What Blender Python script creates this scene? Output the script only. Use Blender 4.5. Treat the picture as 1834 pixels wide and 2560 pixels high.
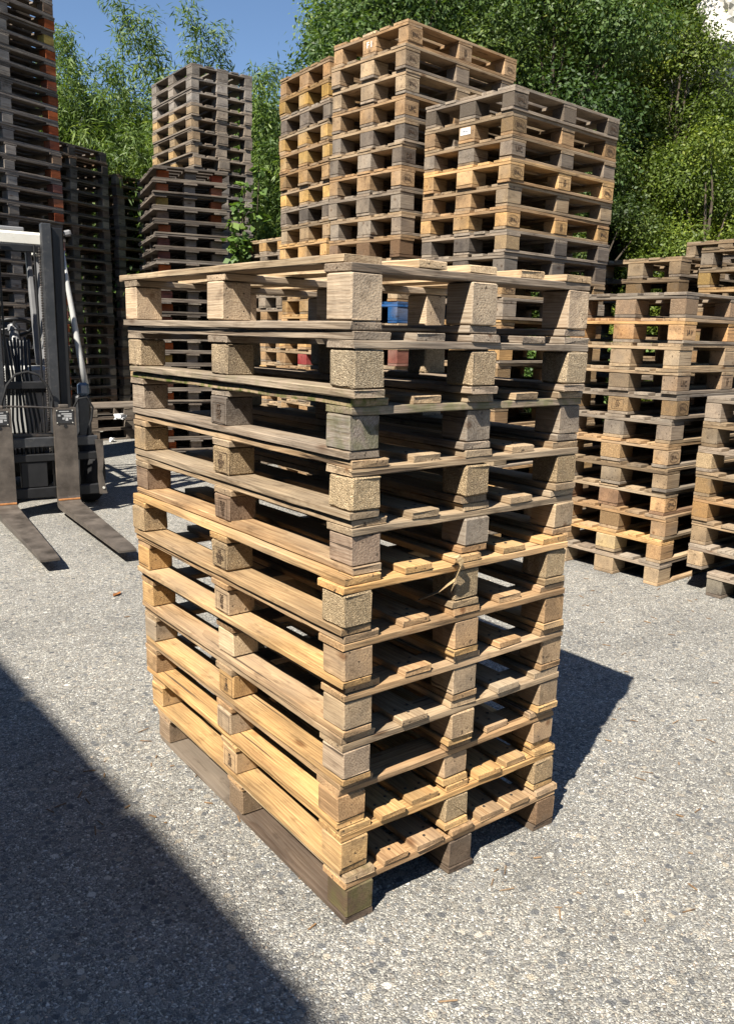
import bpy, math, random
import numpy as np
from mathutils import Vector, Matrix, Euler

random.seed(7)
PI = math.pi
for o in list(bpy.data.objects):
    bpy.data.objects.remove(o)
scene = bpy.context.scene
COL = scene.collection

# ------------------------------------------------------------------ camera
CAM = (-1.0782, -1.4456, 1.4866); YAW, PITCH, ROLL, FPX = .9066, .2125, .0257, 2048.66
cy, sy, cp, sp = math.cos(YAW), math.sin(YAW), math.cos(PITCH), math.sin(PITCH)
fw = Vector((cy * cp, sy * cp, -sp)); rt = Vector((sy, -cy, 0)); up = rt.cross(fw)
cr, sr = math.cos(ROLL), math.sin(ROLL)
rt, up = cr * rt + sr * up, -sr * rt + cr * up
cd = bpy.data.cameras.new('camera'); co = bpy.data.objects.new('camera', cd); COL.objects.link(co)
M4 = Matrix.Identity(4)
for i in range(3):
    M4[i][0], M4[i][1], M4[i][2], M4[i][3] = rt[i], up[i], -fw[i], CAM[i]
co.matrix_world = M4
cd.sensor_fit = 'VERTICAL'; cd.sensor_height = 36; cd.sensor_width = 36
cd.lens = FPX / 2560 * 36; cd.clip_start = .05; cd.clip_end = 600
cd.dof.use_dof = False
scene.camera = co

# ------------------------------------------------------------------ sky, sun, exposure
SUN = Vector((1.264, .555, -1.655)).normalized()          # the way the light travels
world = bpy.data.worlds.new('World'); scene.world = world; world.use_nodes = True
wn = world.node_tree.nodes; wl = world.node_tree.links
sky = wn.new('ShaderNodeTexSky'); sky.sky_type = 'NISHITA'; sky.sun_disc = False
sky.sun_elevation = math.radians(50.2); sky.sun_rotation = math.atan2(-SUN.x, -SUN.y)
sky.air_density = 1.0; sky.dust_density = 0; sky.ozone_density = 4.0; sky.altitude = 500
bg = wn['Background']; bg.inputs['Strength'].default_value = .056
wl.new(sky.outputs[0], bg.inputs[0])
sd = bpy.data.lights.new('sun', 'SUN'); sd.energy = 5.0; sd.angle = math.radians(.53); sd.color = (1, .94, .83)
so = bpy.data.objects.new('sun', sd); COL.objects.link(so); so.rotation_euler = SUN.to_track_quat('-Z', 'Y').to_euler()
so.location = (-8, -4, 14)
vs = scene.view_settings; vs.view_transform = 'Standard'; vs.look = 'None'; vs.gamma = 1
vs.exposure = 1.33; vs.use_curve_mapping = False
scene.render.engine = 'CYCLES'
scene.cycles.max_bounces = 4; scene.cycles.diffuse_bounces = 1; scene.cycles.glossy_bounces = 2; scene.cycles.transmission_bounces = 2; scene.cycles.transparent_max_bounces = 4

# ------------------------------------------------------------------ node helpers
class NT:
    def __init__(s, name):
        s.m = bpy.data.materials.new(name); s.m.use_nodes = True
        s.t = s.m.node_tree; s.b = s.t.nodes['Principled BSDF']
    def n(s, ty, **kw):
        x = s.t.nodes.new('ShaderNode' + ty)
        for k, v in kw.items(): setattr(x, k, v)
        return x
    def put(s, sock, v):
        if hasattr(v, 'is_linked') or hasattr(v, 'links'): s.t.links.new(v, sock)
        elif isinstance(v, (tuple, list)) and len(v) == 3 and sock.type == 'RGBA': sock.default_value = (*v, 1)
        else: sock.default_value = v
    def math(s, op, a, b=None, c=None, clamp=False):
        x = s.n('Math', operation=op, use_clamp=clamp)
        for i, v in enumerate((a, b, c)):
            if v is not None: s.put(x.inputs[i], v)
        return x.outputs[0]
    def vmath(s, op, a, b=None, scale=None):
        x = s.n('VectorMath', operation=op); s.put(x.inputs[0], a)
        if b is not None: s.put(x.inputs[1], b)
        if scale is not None: s.put(x.inputs['Scale'], scale)
        return x.outputs[0]
    def mix(s, f, a, b, mode='MIX'):
        x = s.n('Mix', data_type='RGBA', blend_type=mode)
        s.put(x.inputs[0], f); s.put(x.inputs[6], a); s.put(x.inputs[7], b)
        return x.outputs[2]
    def noise(s, v, sc, det=3, rough=.55, dist=0, col=False):
        x = s.n('TexNoise'); s.put(x.inputs['Vector'], v); x.inputs['Scale'].default_value = sc
        x.inputs['Detail'].default_value = det; x.inputs['Roughness'].default_value = rough
        x.inputs['Distortion'].default_value = dist
        return x.outputs[1 if col else 0]
    def vor(s, v, sc, feat='F1', out=0, rnd=1):
        x = s.n('TexVoronoi', feature=feat); s.put(x.inputs['Vector'], v); x.inputs['Scale'].default_value = sc
        x.inputs['Randomness'].default_value = rnd
        return x.outputs[out]
    def ramp(s, f, stops):
        x = s.n('ValToRGB'); s.put(x.inputs[0], f); r = x.color_ramp
        while len(r.elements) < len(stops): r.elements.new(.5)
        for e, (p, c) in zip(r.elements, stops):
            e.position = p; e.color = (c, c, c, 1) if not isinstance(c, tuple) else (*c, 1)
        return x.outputs[0]
    def mr(s, v, a, b, c=0, d=1):
        x = s.n('MapRange'); s.put(x.inputs[0], v)
        for i, q in enumerate((a, b, c, d)): x.inputs[i + 1].default_value = q
        return x.outputs[0]
    def bump(s, h, st, dist):
        x = s.n('Bump'); x.inputs['Strength'].default_value = st; x.inputs['Distance'].default_value = dist
        s.put(x.inputs['Height'], h); s.t.links.new(x.outputs[0], s.b.inputs['Normal'])
    def out(s, col=None, rough=.8, spec=.25, metal=0):
        if col is not None: s.put(s.b.inputs['Base Color'], col)
        s.put(s.b.inputs['Roughness'], rough); s.b.inputs['Specular IOR Level'].default_value = spec
        s.b.inputs['Metallic'].default_value = metal
        return s.m

def wood_material():
    g = NT('weathered_wood')
    v = g.n('TexCoord').outputs['Object']; oi = g.n('ObjectInfo')
    wnz = g.n('TexWhiteNoise', noise_dimensions='1D'); g.put(wnz.inputs['W'], oi.outputs['Random'])
    rc = wnz.outputs['Color']
    sh = g.vmath('MULTIPLY', g.vmath('SUBTRACT', rc, (.5, .5, .5)), (40, 40, 40))
    vv = g.vmath('ADD', v, sh)
    # growth rings about a pith line running along local X
    off = g.vmath('MULTIPLY_ADD', rc, (0, .16, .10)); 
    off.node.inputs[2].default_value = (0, -.08, .015)
    vo = g.vmath('ADD', v, off)
    wob = g.noise(g.vmath('MULTIPLY', vv, (2.2, 9, 9)), 1, 2, .5, 0, True)
    wv = g.vmath('MULTIPLY', g.vmath('SUBTRACT', wob, (.5, .5, .5)), (0, .03, .03))
    sx = g.n('SeparateXYZ'); g.put(sx.inputs[0], g.vmath('ADD', vo, wv))
    d = g.math('SQRT', g.math('ADD', g.math('POWER', sx.outputs[1], 2), g.math('POWER', sx.outputs[2], 2)))
    ring = g.math('FRACT', g.math('MULTIPLY', d, 165))
    ring = g.math('POWER', ring, 2.5)
    fine = g.noise(g.vmath('MULTIPLY', vv, (7, 170, 170)), 1, 3, .65)
    blot = g.noise(g.vmath('MULTIPLY', vv, (3.5, 11, 11)), 1, 2, .6)
    big = g.noise(g.vmath('MULTIPLY', vv, (1.3, 3, 3)), 1, 2, .5)
    base = oi.outputs['Color']
    c = g.mix(g.mr(blot, .3, .75), g.mix(1, base, (.62, .60, .60), 'MULTIPLY'), g.mix(1, base, (1.18, 1.12, 1.04), 'MULTIPLY'))
    c = g.mix(g.math('MULTIPLY', ring, .48), c, g.mix(1, c, (.50, .36, .26), 'MULTIPLY'))
    c = g.mix(g.mr(fine, .32, .68, 1, 0), c, g.mix(1, c, (.60, .56, .54), 'MULTIPLY'))
    # silvered weather patches
    c = g.mix(g.math('MULTIPLY', g.mr(big, .48, .72), .34), c, (.33, .28, .22))
    # knots
    kv = g.vor(g.vmath('MULTIPLY', vv, (4.2, 11, 11)), 1)
    kn = g.mr(kv, .05, .15, 1, 0)
    c = g.mix(g.math('MULTIPLY', kn, .75), c, g.mix(1, c, (.34, .21, .13), 'MULTIPLY'))
    # grime and drag marks
    dirt = g.noise(g.vmath('MULTIPLY', vv, (6, 13, 13)), 1.6, 3, .7)
    c = g.mix(g.math('MULTIPLY', g.mr(dirt, .56, .74), .65), c, g.mix(1, c, (.33, .30, .28), 'MULTIPLY'))
    # checks (drying cracks) along the grain
    chk = g.noise(g.vmath('MULTIPLY', vv, (1.6, 75, 75)), 1, 1, .5)
    chm = g.math('MULTIPLY', g.mr(chk, .695, .735), .8)
    c = g.mix(chm, c, (.05, .035, .025))
    # algae on the parts that carry it
    ma = g.math('SUBTRACT', 1, oi.outputs['Alpha'])
    mo = g.mr(g.noise(vv, 22, 4, .65), .42, .60)
    c = g.mix(g.math('MULTIPLY', ma, mo, clamp=True), c, (.080, .098, .022))
    h = g.math('SUBTRACT', fine, g.math('MULTIPLY', chm, 1.2))
    g.bump(h, .75, .0022)
    return g.out(c, .82, .22)

def chip_material():
    g = NT('pressed_chip_wood')
    v = g.n('TexCoord').outputs['Object']; oi = g.n('ObjectInfo')
    vv = g.vmath('ADD', v, g.vmath('SCALE', (3.1, 7.7, 5.3), None, oi.outputs['Random']))
    wob = g.vmath('MULTIPLY', g.noise(vv, 60, 3, .6, 0, True), (.018, .018, .018))
    w2 = g.vmath('MULTIPLY', g.vmath('ADD', vv, wob), (1, 1, 1.7))
    ce = g.vor(w2, 290, 'F1', 1); di = g.vor(w2, 290, 'F1', 0)
    ce2 = g.vor(w2, 560, 'F1', 1)
    sx = g.n('SeparateColor'); g.put(sx.inputs[0], ce); s2 = g.n('SeparateColor'); g.put(s2.inputs[0], ce2)
    base = oi.outputs['Color']
    c = g.mix(g.math('ADD', g.math('MULTIPLY', sx.outputs[0], .65), g.math('MULTIPLY', s2.outputs[0], .35)),
              g.mix(1, base, (.52, .45, .38), 'MULTIPLY'), g.mix(1, base, (1.25, 1.22, 1.16), 'MULTIPLY'))
    c = g.mix(g.math('MULTIPLY', g.mr(g.noise(vv, 9, 4, .65), .52, .72), .55), c, (.16, .13, .10))
    c = g.mix(g.math('MULTIPLY', g.mr(di, .35, .6), .4), c, (.10, .07, .045))
    ma = g.math('SUBTRACT', 1, oi.outputs['Alpha'])
    c = g.mix(g.math('MULTIPLY', ma, g.mr(g.noise(vv, 22, 4, .65), .42, .6), clamp=True), c, (.080, .098, .022))
    h = g.math('ADD', g.math('MULTIPLY', sx.outputs[1], .7), g.math('SUBTRACT', g.noise(vv, 240, 3, .6), di))
    g.bump(h, .9, .0038)
    return g.out(c, .9, .15)

def asphalt_material():
    g = NT('exposed_aggregate_asphalt')
    p = g.n('NewGeometry').outputs['Position']
    pw = g.vmath('ADD', p, g.vmath('MULTIPLY', g.noise(p, 55, 2, .5, 0, True), (.012, .012, 0)))
    def stones(sc):
        col = g.n('SeparateColor'); g.put(col.inputs[0], g.vor(pw, sc, 'F1', 1))
        return col.outputs, g.vor(pw, sc, 'F1', 0), g.vor(pw, sc, 'DISTANCE_TO_EDGE', 0)
    a, ad, ae = stones(140); b, bd, be = stones(320); k, kd, ke = stones(34)
    tone = [(0, (.10, .10, .102)), (.2, (.17, .169, .165)), (.5, (.26, .253, .238)), (.74, (.37, .358, .33)), (.9, (.50, .485, .445)), (1, (.70, .685, .635))]
    ca = g.ramp(a[0], tone); cb = g.ramp(b[0], tone)
    hue = g.ramp(a[1], [(0, (1.0, .97, .9)), (.5, (1, 1, 1)), (.8, (.9, .95, 1.02)), (1, (1.12, .95, .8))])
    c = g.mix(g.mr(ae, .04, .16), g.mix(1, cb, (.82, .81, .79), 'MULTIPLY'), g.mix(1, ca, hue, 'MULTIPLY'))
    kc = g.ramp(k[0], [(0, (.10, .103, .108)), (.4, (.17, .172, .175)), (.75, (.30, .285, .255)), (.93, (.40, .35, .28)), (1, (.62, .60, .55))])
    big = g.math('MULTIPLY', g.mr(k[2], .82, .85), g.mr(kd, .30, .42, 1, 0))
    c = g.mix(big, c, kc)
    patch = g.noise(p, .8, 5, .62)
    c = g.mix(1, c, g.ramp(patch, [(.28, (.72, .72, .725)), (.5, (1, .99, .975)), (.72, (1.12, 1.10, 1.07))]), 'MULTIPLY')
    mid = g.noise(p, 7, 4, .7)
    c = g.mix(1, c, g.ramp(mid, [(.3, .82), (.55, 1.0), (.8, 1.1)]), 'MULTIPLY')
    sv = g.noise(g.vmath('MULTIPLY', p, (1, 1, 0)), 2.3, 3, .55)
    c = g.mix(g.math('MULTIPLY', g.mr(sv, .62, .78), .30), c, (.085, .08, .078))
    ck = g.vor(g.vmath('ADD', p, g.vmath('MULTIPLY', g.noise(p, 3.5, 4, .65, 0, True), (.5, .5, 0))), .42, 'DISTANCE_TO_EDGE', 0)
    c = g.mix(g.math('MULTIPLY', g.math('MULTIPLY', g.mr(ck, .0015, .006, 1, 0), g.mr(patch, .50, .58)), .40), c, (.05, .05, .05))
    h = g.math('ADD', g.mr(ae, 0, .25), g.math('MULTIPLY', a[2], .6))
    g.bump(h, .8, .0038)
    return g.out(c, .85, .25)

def plain(name, col, rough=.6, spec=.3, metal=0, var=.25, scale=9, wear=None, bump=.15):
    g = NT(name); v = g.n('TexCoord').outputs['Object']
    n1 = g.noise(v, scale, 5, .65); n2 = g.noise(v, scale * 5, 4, .7)
    lo = tuple(q * (1 - var) for q in col); hi = tuple(min(1, q * (1 + var)) for q in col)
    c = g.mix(g.mr(n1, .3, .7), lo, hi)
    if wear: c = g.mix(g.math('MULTIPLY', g.mr(n2, .55, .72), .6), c, wear)
    g.bump(n2, bump, .002)
    r = g.mr(n1, .3, .7, max(.05, rough - .12), min(1, rough + .12))
    return g.out(c, r, spec, metal)

def leaf_material(name, c0, c1, c2, trans=.32):
    g = NT(name)
    at = g.n('Attribute', attribute_name='tint'); oi = g.n('ObjectInfo')
    c = g.ramp(at.outputs['Fac'], [(0, c0), (.55, c1), (1, c2)])
    c = g.mix(1, c, oi.outputs['Color'], 'MULTIPLY')
    g.out(c, .55, .35)
    tr = g.n('BsdfTranslucent'); g.put(tr.inputs[0], g.mix(1, c, (1.5, 1.6, .6), 'MULTIPLY'))
    mx = g.n('MixShader'); mx.inputs[0].default_value = trans
    g.t.links.new(g.b.outputs[0], mx.inputs[1]); g.t.links.new(tr.outputs[0], mx.inputs[2])
    g.t.links.new(mx.outputs[0], g.t.nodes['Material Output'].inputs[0])
    return g.m

WOOD, CHIP, ASPH = wood_material(), chip_material(), asphalt_material()
LEAF = leaf_material('broad_leaves', (.022, .044, .014), (.066, .112, .028), (.16, .21, .058), .28)
BAMB = leaf_material('narrow_leaves', (.030, .056, .017), (.088, .136, .034), (.21, .26, .08), .30)
BARK = plain('bark', (.075, .06, .045), .9, .1, 0, .4, 14)
BURN = plain('burnt_stamp', (.075, .05, .034), .8, .1)
WHITE_INK = plain('white_paint_mark', (.75, .73, .70), .7, .2)
PAPER = plain('paper_sticker', (.78, .78, .76), .6, .3, 0, .05)
INK = plain('printed_ink', (.05, .06, .10), .6, .2)
STEEL = plain('worn_dark_steel', (.060, .054, .050), .5, .5, .45, .35, 8, (.13, .075, .045))
FORKST = plain('worn_fork_steel', (.105, .088, .074), .5, .5, .4, .5, 7, (.16, .13, .11), .3)
RUST = plain('bright_rust', (.36, .16, .06), .8, .2, 0, .4, 20)
MAST = plain('mast_paint', (.030, .031, .034), .42, .5, .1, .35, 6, (.085, .08, .075))
BLACK = plain('black_plastic', (.012, .012, .013), .5, .35)
RUBBER = plain('tyre_rubber', (.018, .018, .019), .85, .2, 0, .4, 18)
CREAM = plain('cream_paint', (.62, .60, .54), .4, .45, 0, .08, 5, (.42, .39, .33), .05)
PILL = plain('light_grey_paint', (.42, .42, .41), .3, .5, 0, .1, 5, None, .03)
GREYP = plain('grey_paint', (.17, .17, .175), .45, .4, 0, .15, 6, None, .05)
GLASSB = plain('blue_lamp_lens', (.07, .10, .15), .12, .8, 0, .1)
PLATE = plain('rating_plate', (.03, .03, .032), .4, .5, .2)
PLATEM = plain('rating_plate_marks', (.36, .36, .36), .5, .4)
SOIL = plain('hill_soil', (.060, .055, .030), .95, .1, 0, .5, 1.3, (.05, .075, .02), .4)
ROCK = plain('pale_rock', (.46, .44, .40), .9, .15, 0, .35, 2.2, (.22, .21, .18), .6)
WALLM = plain('rendered_wall', (.45, .43, .39), .85, .2, 0, .08, 2)
ROOFM = plain('roof_sheet', (.20, .19, .18), .6, .3, .2, .12, 3)
FILM = plain('stretch_film', (.80, .80, .80), .3, .5, 0, .05)
DRYL = plain('dry_leaf_brown', (.22, .09, .03), .8, .2)

# ------------------------------------------------------------------ mesh helpers
def mesh(name, verts, faces, mat=None, smooth=False):
    m = bpy.data.meshes.new(name); m.from_pydata([tuple(v) for v in verts], [], faces); m.update()
    if mat: m.materials.append(mat)
    if smooth: m.polygons.foreach_set('use_smooth', [True] * len(m.polygons))
    return m
def obj(name, data, parent=None, loc=(0, 0, 0), rot=(0, 0, 0), color=None):
    o = bpy.data.objects.new(name, data); COL.objects.link(o)
    if parent: o.parent = parent
    o.location = loc; o.rotation_euler = rot
    if color: o.color = color
    return o
def tag(o, label=None, cat=None, group=None, kind=None):
    if label: o['label'] = label
    if cat: o['category'] = cat
    if group: o['group'] = group
    if kind: o['kind'] = kind
    return o
def empty(name, loc, rz=0):
    o = bpy.data.objects.new(name, None); COL.objects.link(o); o.location = loc; o.rotation_euler = (0, 0, rz)
    o.empty_display_size = .1
    return o

class MB:
    """collects boxes, prisms and tubes into one mesh"""
    def __init__(s): s.v, s.f = [], []
    def add(s, v, f):
        k = len(s.v); s.v += [tuple(q) for q in v]; s.f += [tuple(i + k for i in q) for q in f]; return s
    def box(s, x0, x1, y0, y1, z0, z1, b=.003, mat=None):
        b = min(b, (x1 - x0) * .45, (y1 - y0) * .45, (z1 - z0) * .45)
        v, f = section_bar([x0, x0 + b, x1 - b, x1], y0, y1, z0, z1, b)
        if mat is not None: v = [mat @ Vector(q) for q in v]
        return s.add(v, f)
    def bar(s, p, q, w, t, upv=(0, 0, 1), b=.003):
        p, q = Vector(p), Vector(q); x = (q - p); L = x.length; x.normalize()
        z = Vector(upv); z = (z - x * z.dot(x)).normalized(); y = z.cross(x)
        m = Matrix(((x.x, y.x, z.x, p.x), (x.y, y.y, z.y, p.y), (x.z, y.z, z.z, p.z), (0, 0, 0, 1)))
        return s.box(0, L, -w / 2, w / 2, -t / 2, t / 2, b, m)
    def tube(s, pts, r, n=8, cap=True, closed=False):
        pts = [Vector(p) for p in pts]; N = len(pts)
        rs = r if isinstance(r, (list, tuple)) else [r] * N
        vs, fs = [], []; ref = Vector((.31, .17, .93)).normalized()
        for i, p in enumerate(pts):
            a = pts[(i - 1) % N] if (closed or i > 0) else p
            c = pts[(i + 1) % N] if (closed or i < N - 1) else p
            t = (c - a).normalized()
            u = t.cross(ref)
            if u.length < 1e-3: u = t.cross(Vector((1, 0, 0)))
            u.normalize(); w = t.cross(u)
            for k in range(n):
                an = 2 * PI * k / n; vs.append(p + (u * math.cos(an) + w * math.sin(an)) * rs[i])
        for i in range(N if closed else N - 1):
            j = (i + 1) % N
            for k in range(n):
                k2 = (k + 1) % n; fs.append((i * n + k, i * n + k2, j * n + k2, j * n + k))
        if cap and not closed:
            fs.append(tuple(range(n - 1, -1, -1))); fs.append(tuple((N - 1) * n + k for k in range(n)))
        return s.add(vs, fs)
    def cyl(s, c, ax, r, h, n=20, bev=.0):
        c, ax = Vector(c), Vector(ax).normalized()
        return s.tube([c - ax * h / 2, c - ax * (h / 2 - bev), c + ax * (h / 2 - bev), c + ax * h / 2], [r - bev, r, r, r - bev], n) if bev else s.tube([c - ax * h / 2, c + ax * h / 2], r, n)
    def lathe(s, prof, c, ax, n=28):
        c, ax = Vector(c), Vector(ax).normalized(); u = ax.orthogonal().normalized(); w = ax.cross(u)
        vs, fs = [], []
        for (r, h) in prof:
            for k in range(n):
                an = 2 * PI * k / n; vs.append(c + ax * h + (u * math.cos(an) + w * math.sin(an)) * r)
        for i in range(len(prof) - 1):
            for k in range(n):
                k2 = (k + 1) % n; fs.append((i * n + k, i * n + k2, (i + 1) * n + k2, (i + 1) * n + k))
        return s.add(vs, fs)
    def build(s, name, mat, parent=None, smooth=False, **kw):
        return obj(name, mesh(name, s.v, s.f, mat, smooth), parent, **kw)

def section_bar(xs, y0, y1, z0, z1, b, rough=None, rng=None, bow=0, rag=False):
    """chamfered bar along X through the stations xs; first and last station are inset"""
    vs, fs = [], []; n = len(xs); L = xs[-1] - xs[0]; xm = (xs[0] + xs[-1]) / 2
    eo = [[rng.uniform(-.0045, .0045) if rag else 0 for k in range(8)] for q in (0, 1)] if rng else [[0] * 8] * 2
    for q in (0, 1):
        if rag: eo[q] = [(eo[q][k] + eo[q][(k + 1) % 8] + eo[q][(k - 1) % 8]) / 3 for k in range(8)]
    for i, x in enumerate(xs):
        e = b * .75 if i in (0, n - 1) else 0
        Y0, Y1, Z0, Z1 = y0 + e, y1 - e, z0 + e, z1 - e
        sec = [(Y0 + b - e, Z0), (Y1 - b + e, Z0), (Y1, Z0 + b - e), (Y1, Z1 - b + e), (Y1 - b + e, Z1), (Y0 + b - e, Z1), (Y0, Z1 - b + e), (Y0, Z0 + b - e)]
        dz = bow * (1 - ((x - xm) / (L / 2)) ** 2) if bow else 0
        for k, (y, z) in enumerate(sec):
            ed = eo[0][k] if i < 2 else eo[1][k] if i > n - 3 else 0
            ex = 0 if rag and (i < 2 or i > n - 3) else 1
            if rough: y += rng.uniform(-rough, rough); z += rng.uniform(-rough, rough) * .5
            vs.append((x + (rng.uniform(-rough, rough) * ex if rough else 0) + ed, y, z + dz))
    for i in range(n - 1):
        for k in range(8):
            k2 = (k + 1) % 8; fs.append((i * 8 + k, (i + 1) * 8 + k, (i + 1) * 8 + k2, i * 8 + k2))
    fs.append(tuple(range(8))); fs.append(tuple((n - 1) * 8 + k for k in range(7, -1, -1)))
    return vs, fs

# ------------------------------------------------------------------ ground, hill, warehouse
def ground():
    bs, fs, N = [], [], 40
    ext = [-120 + 240 * i / N for i in range(N + 1)]
    for y in ext:
        for x in ext: bs.append((x, y, 0))
    for j in range(N):
        for i in range(N): a = j * (N + 1) + i; fs.append((a, a + 1, a + N + 2, a + N + 1))
    tag(obj('ground', mesh('ground', bs, fs, ASPH)), 'pale exposed-aggregate asphalt of the storage yard', None, None, 'structure')
ground()

def sstep(a, b, x):
    t = min(1, max(0, (x - a) / (b - a))); return t * t * (3 - 2 * t)
ND, SD = (.6392, .7690), (.7690, -.6392)
def hill_z(x, y):
    n = x * ND[0] + y * ND[1]; s = x * SD[0] + y * SD[1]
    t = max(0, n - 12.3 + .5 * math.sin(s * .7))
    k = .04 + .80 * sstep(-2.8, 1.5, s) + .15 * sstep(3, 9, s)
    return k * t * sstep(0, 3, t) + .25 * math.sin(x * 1.7) * math.sin(y * 1.3) * sstep(1, 4, t) - .06 * (1 - sstep(0, .6, t))
def hillside():
    vs, fs, NS, NN = [], [], 90, 50
    for j in range(NN + 1):
        n = 11.4 + 30 * j / NN
        for i in range(NS + 1):
            s = -26 + 60 * i / NS
            x, y = n * ND[0] + s * SD[0], n * ND[1] + s * SD[1]
            vs.append((x, y, hill_z(x, y)))
    for j in range(NN):
        for i in range(NS): a = j * (NS + 1) + i; fs.append((a, a + 1, a + NS + 2, a + NS + 1))
    tag(obj('hillside', mesh('hillside', vs, fs, SOIL, True)), 'steep wooded hillside rising behind the yard', None, None, 'structure')
hillside()

def warehouse():
    # the long hall beside the photographer: its eave throws the broad shadow across the near ground
    r = empty('warehouse', (-4.52, 0, 0), math.radians(1.15))
    tag(r, 'long warehouse hall whose eave shades the near left ground', 'building')
    MB().box(-9, 0, -16, 11, 0, 5.2, .01).build('wall', WALLM, r)
    for i in range(27):
        MB().box(-9.3, .19, -16.2 + i * 1.015, -16.2 + (i + 1) * 1.015 - .01, 5.21, 5.42, .02).build('roof_panel', ROOFM, r)
    for i in range(4):
        d = MB().box(.003, .05, -13 + i * 6, -9.4 + i * 6, .01, 3.6, .005).build('roller_door', GREYP, r)
        for k in range(12): MB().box(.052, .065, -12.98 + i * 6, -9.42 + i * 6, .04 + k * .295, .31 + k * .295, .006).build('door_slat', GREYP, d)
warehouse()

# ------------------------------------------------------------------ pallets
GOLD, TAN, PALE = (.58, .385, .178), (.46, .315, .175), (.62, .49, .32)
GREY, DGREY, GTAN = (.335, .29, .235), (.175, .155, .135), (.43, .335, .22)
BROWN, DIRT, CHIPC = (.27, .175, .11), (.13, .10, .075), (.50, .385, .245)
ORANGE, RED, BLUE, PINK, YEL = (.50, .13, .035), (.42, .03, .04), (.02, .13, .40), (.36, .15, .12), (.50, .36, .10)
ADJ = {GOLD: 'golden', TAN: 'tan', PALE: 'pale new', GREY: 'weathered grey', DGREY: 'dark grey', GTAN: 'grey-tan', BROWN: 'brown', DIRT: 'dirty dark', CHIPC: 'tan', BLUE: 'blue-painted'}
_cache = {}
def bar_mesh(L, w, t, var, seg, rough, mat, b=.004, bow=0):
    key = (round(L, 4), round(w, 4), round(t, 4), var, seg, mat.name, round(b, 4), bow)
    if key not in _cache:
        rng = random.Random(hash(key[:5]) & 0xffff)
        xs = [-L / 2, -L / 2 + b] + [-L / 2 + L * i / seg for i in range(1, seg)] + [L / 2 - b, L / 2]
        if seg > 5: bow = rng.uniform(-.0018, .0018)
        v, f = section_bar(xs, -w / 2, w / 2, -t / 2, t / 2, b, rough, rng, bow, seg > 5)
        _cache[key] = mesh('timber', v, f, mat)
    return _cache[key]

TONE = 1
def jit(c, k=.13, a=1.0):
    q = (1 + random.uniform(-k, k)) * TONE; w = random.uniform(-.035, .035)
    return (min(1, c[0] * q * (1 + w)), min(1, c[1] * q), min(1, c[2] * q * (1 - w)), a)

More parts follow.
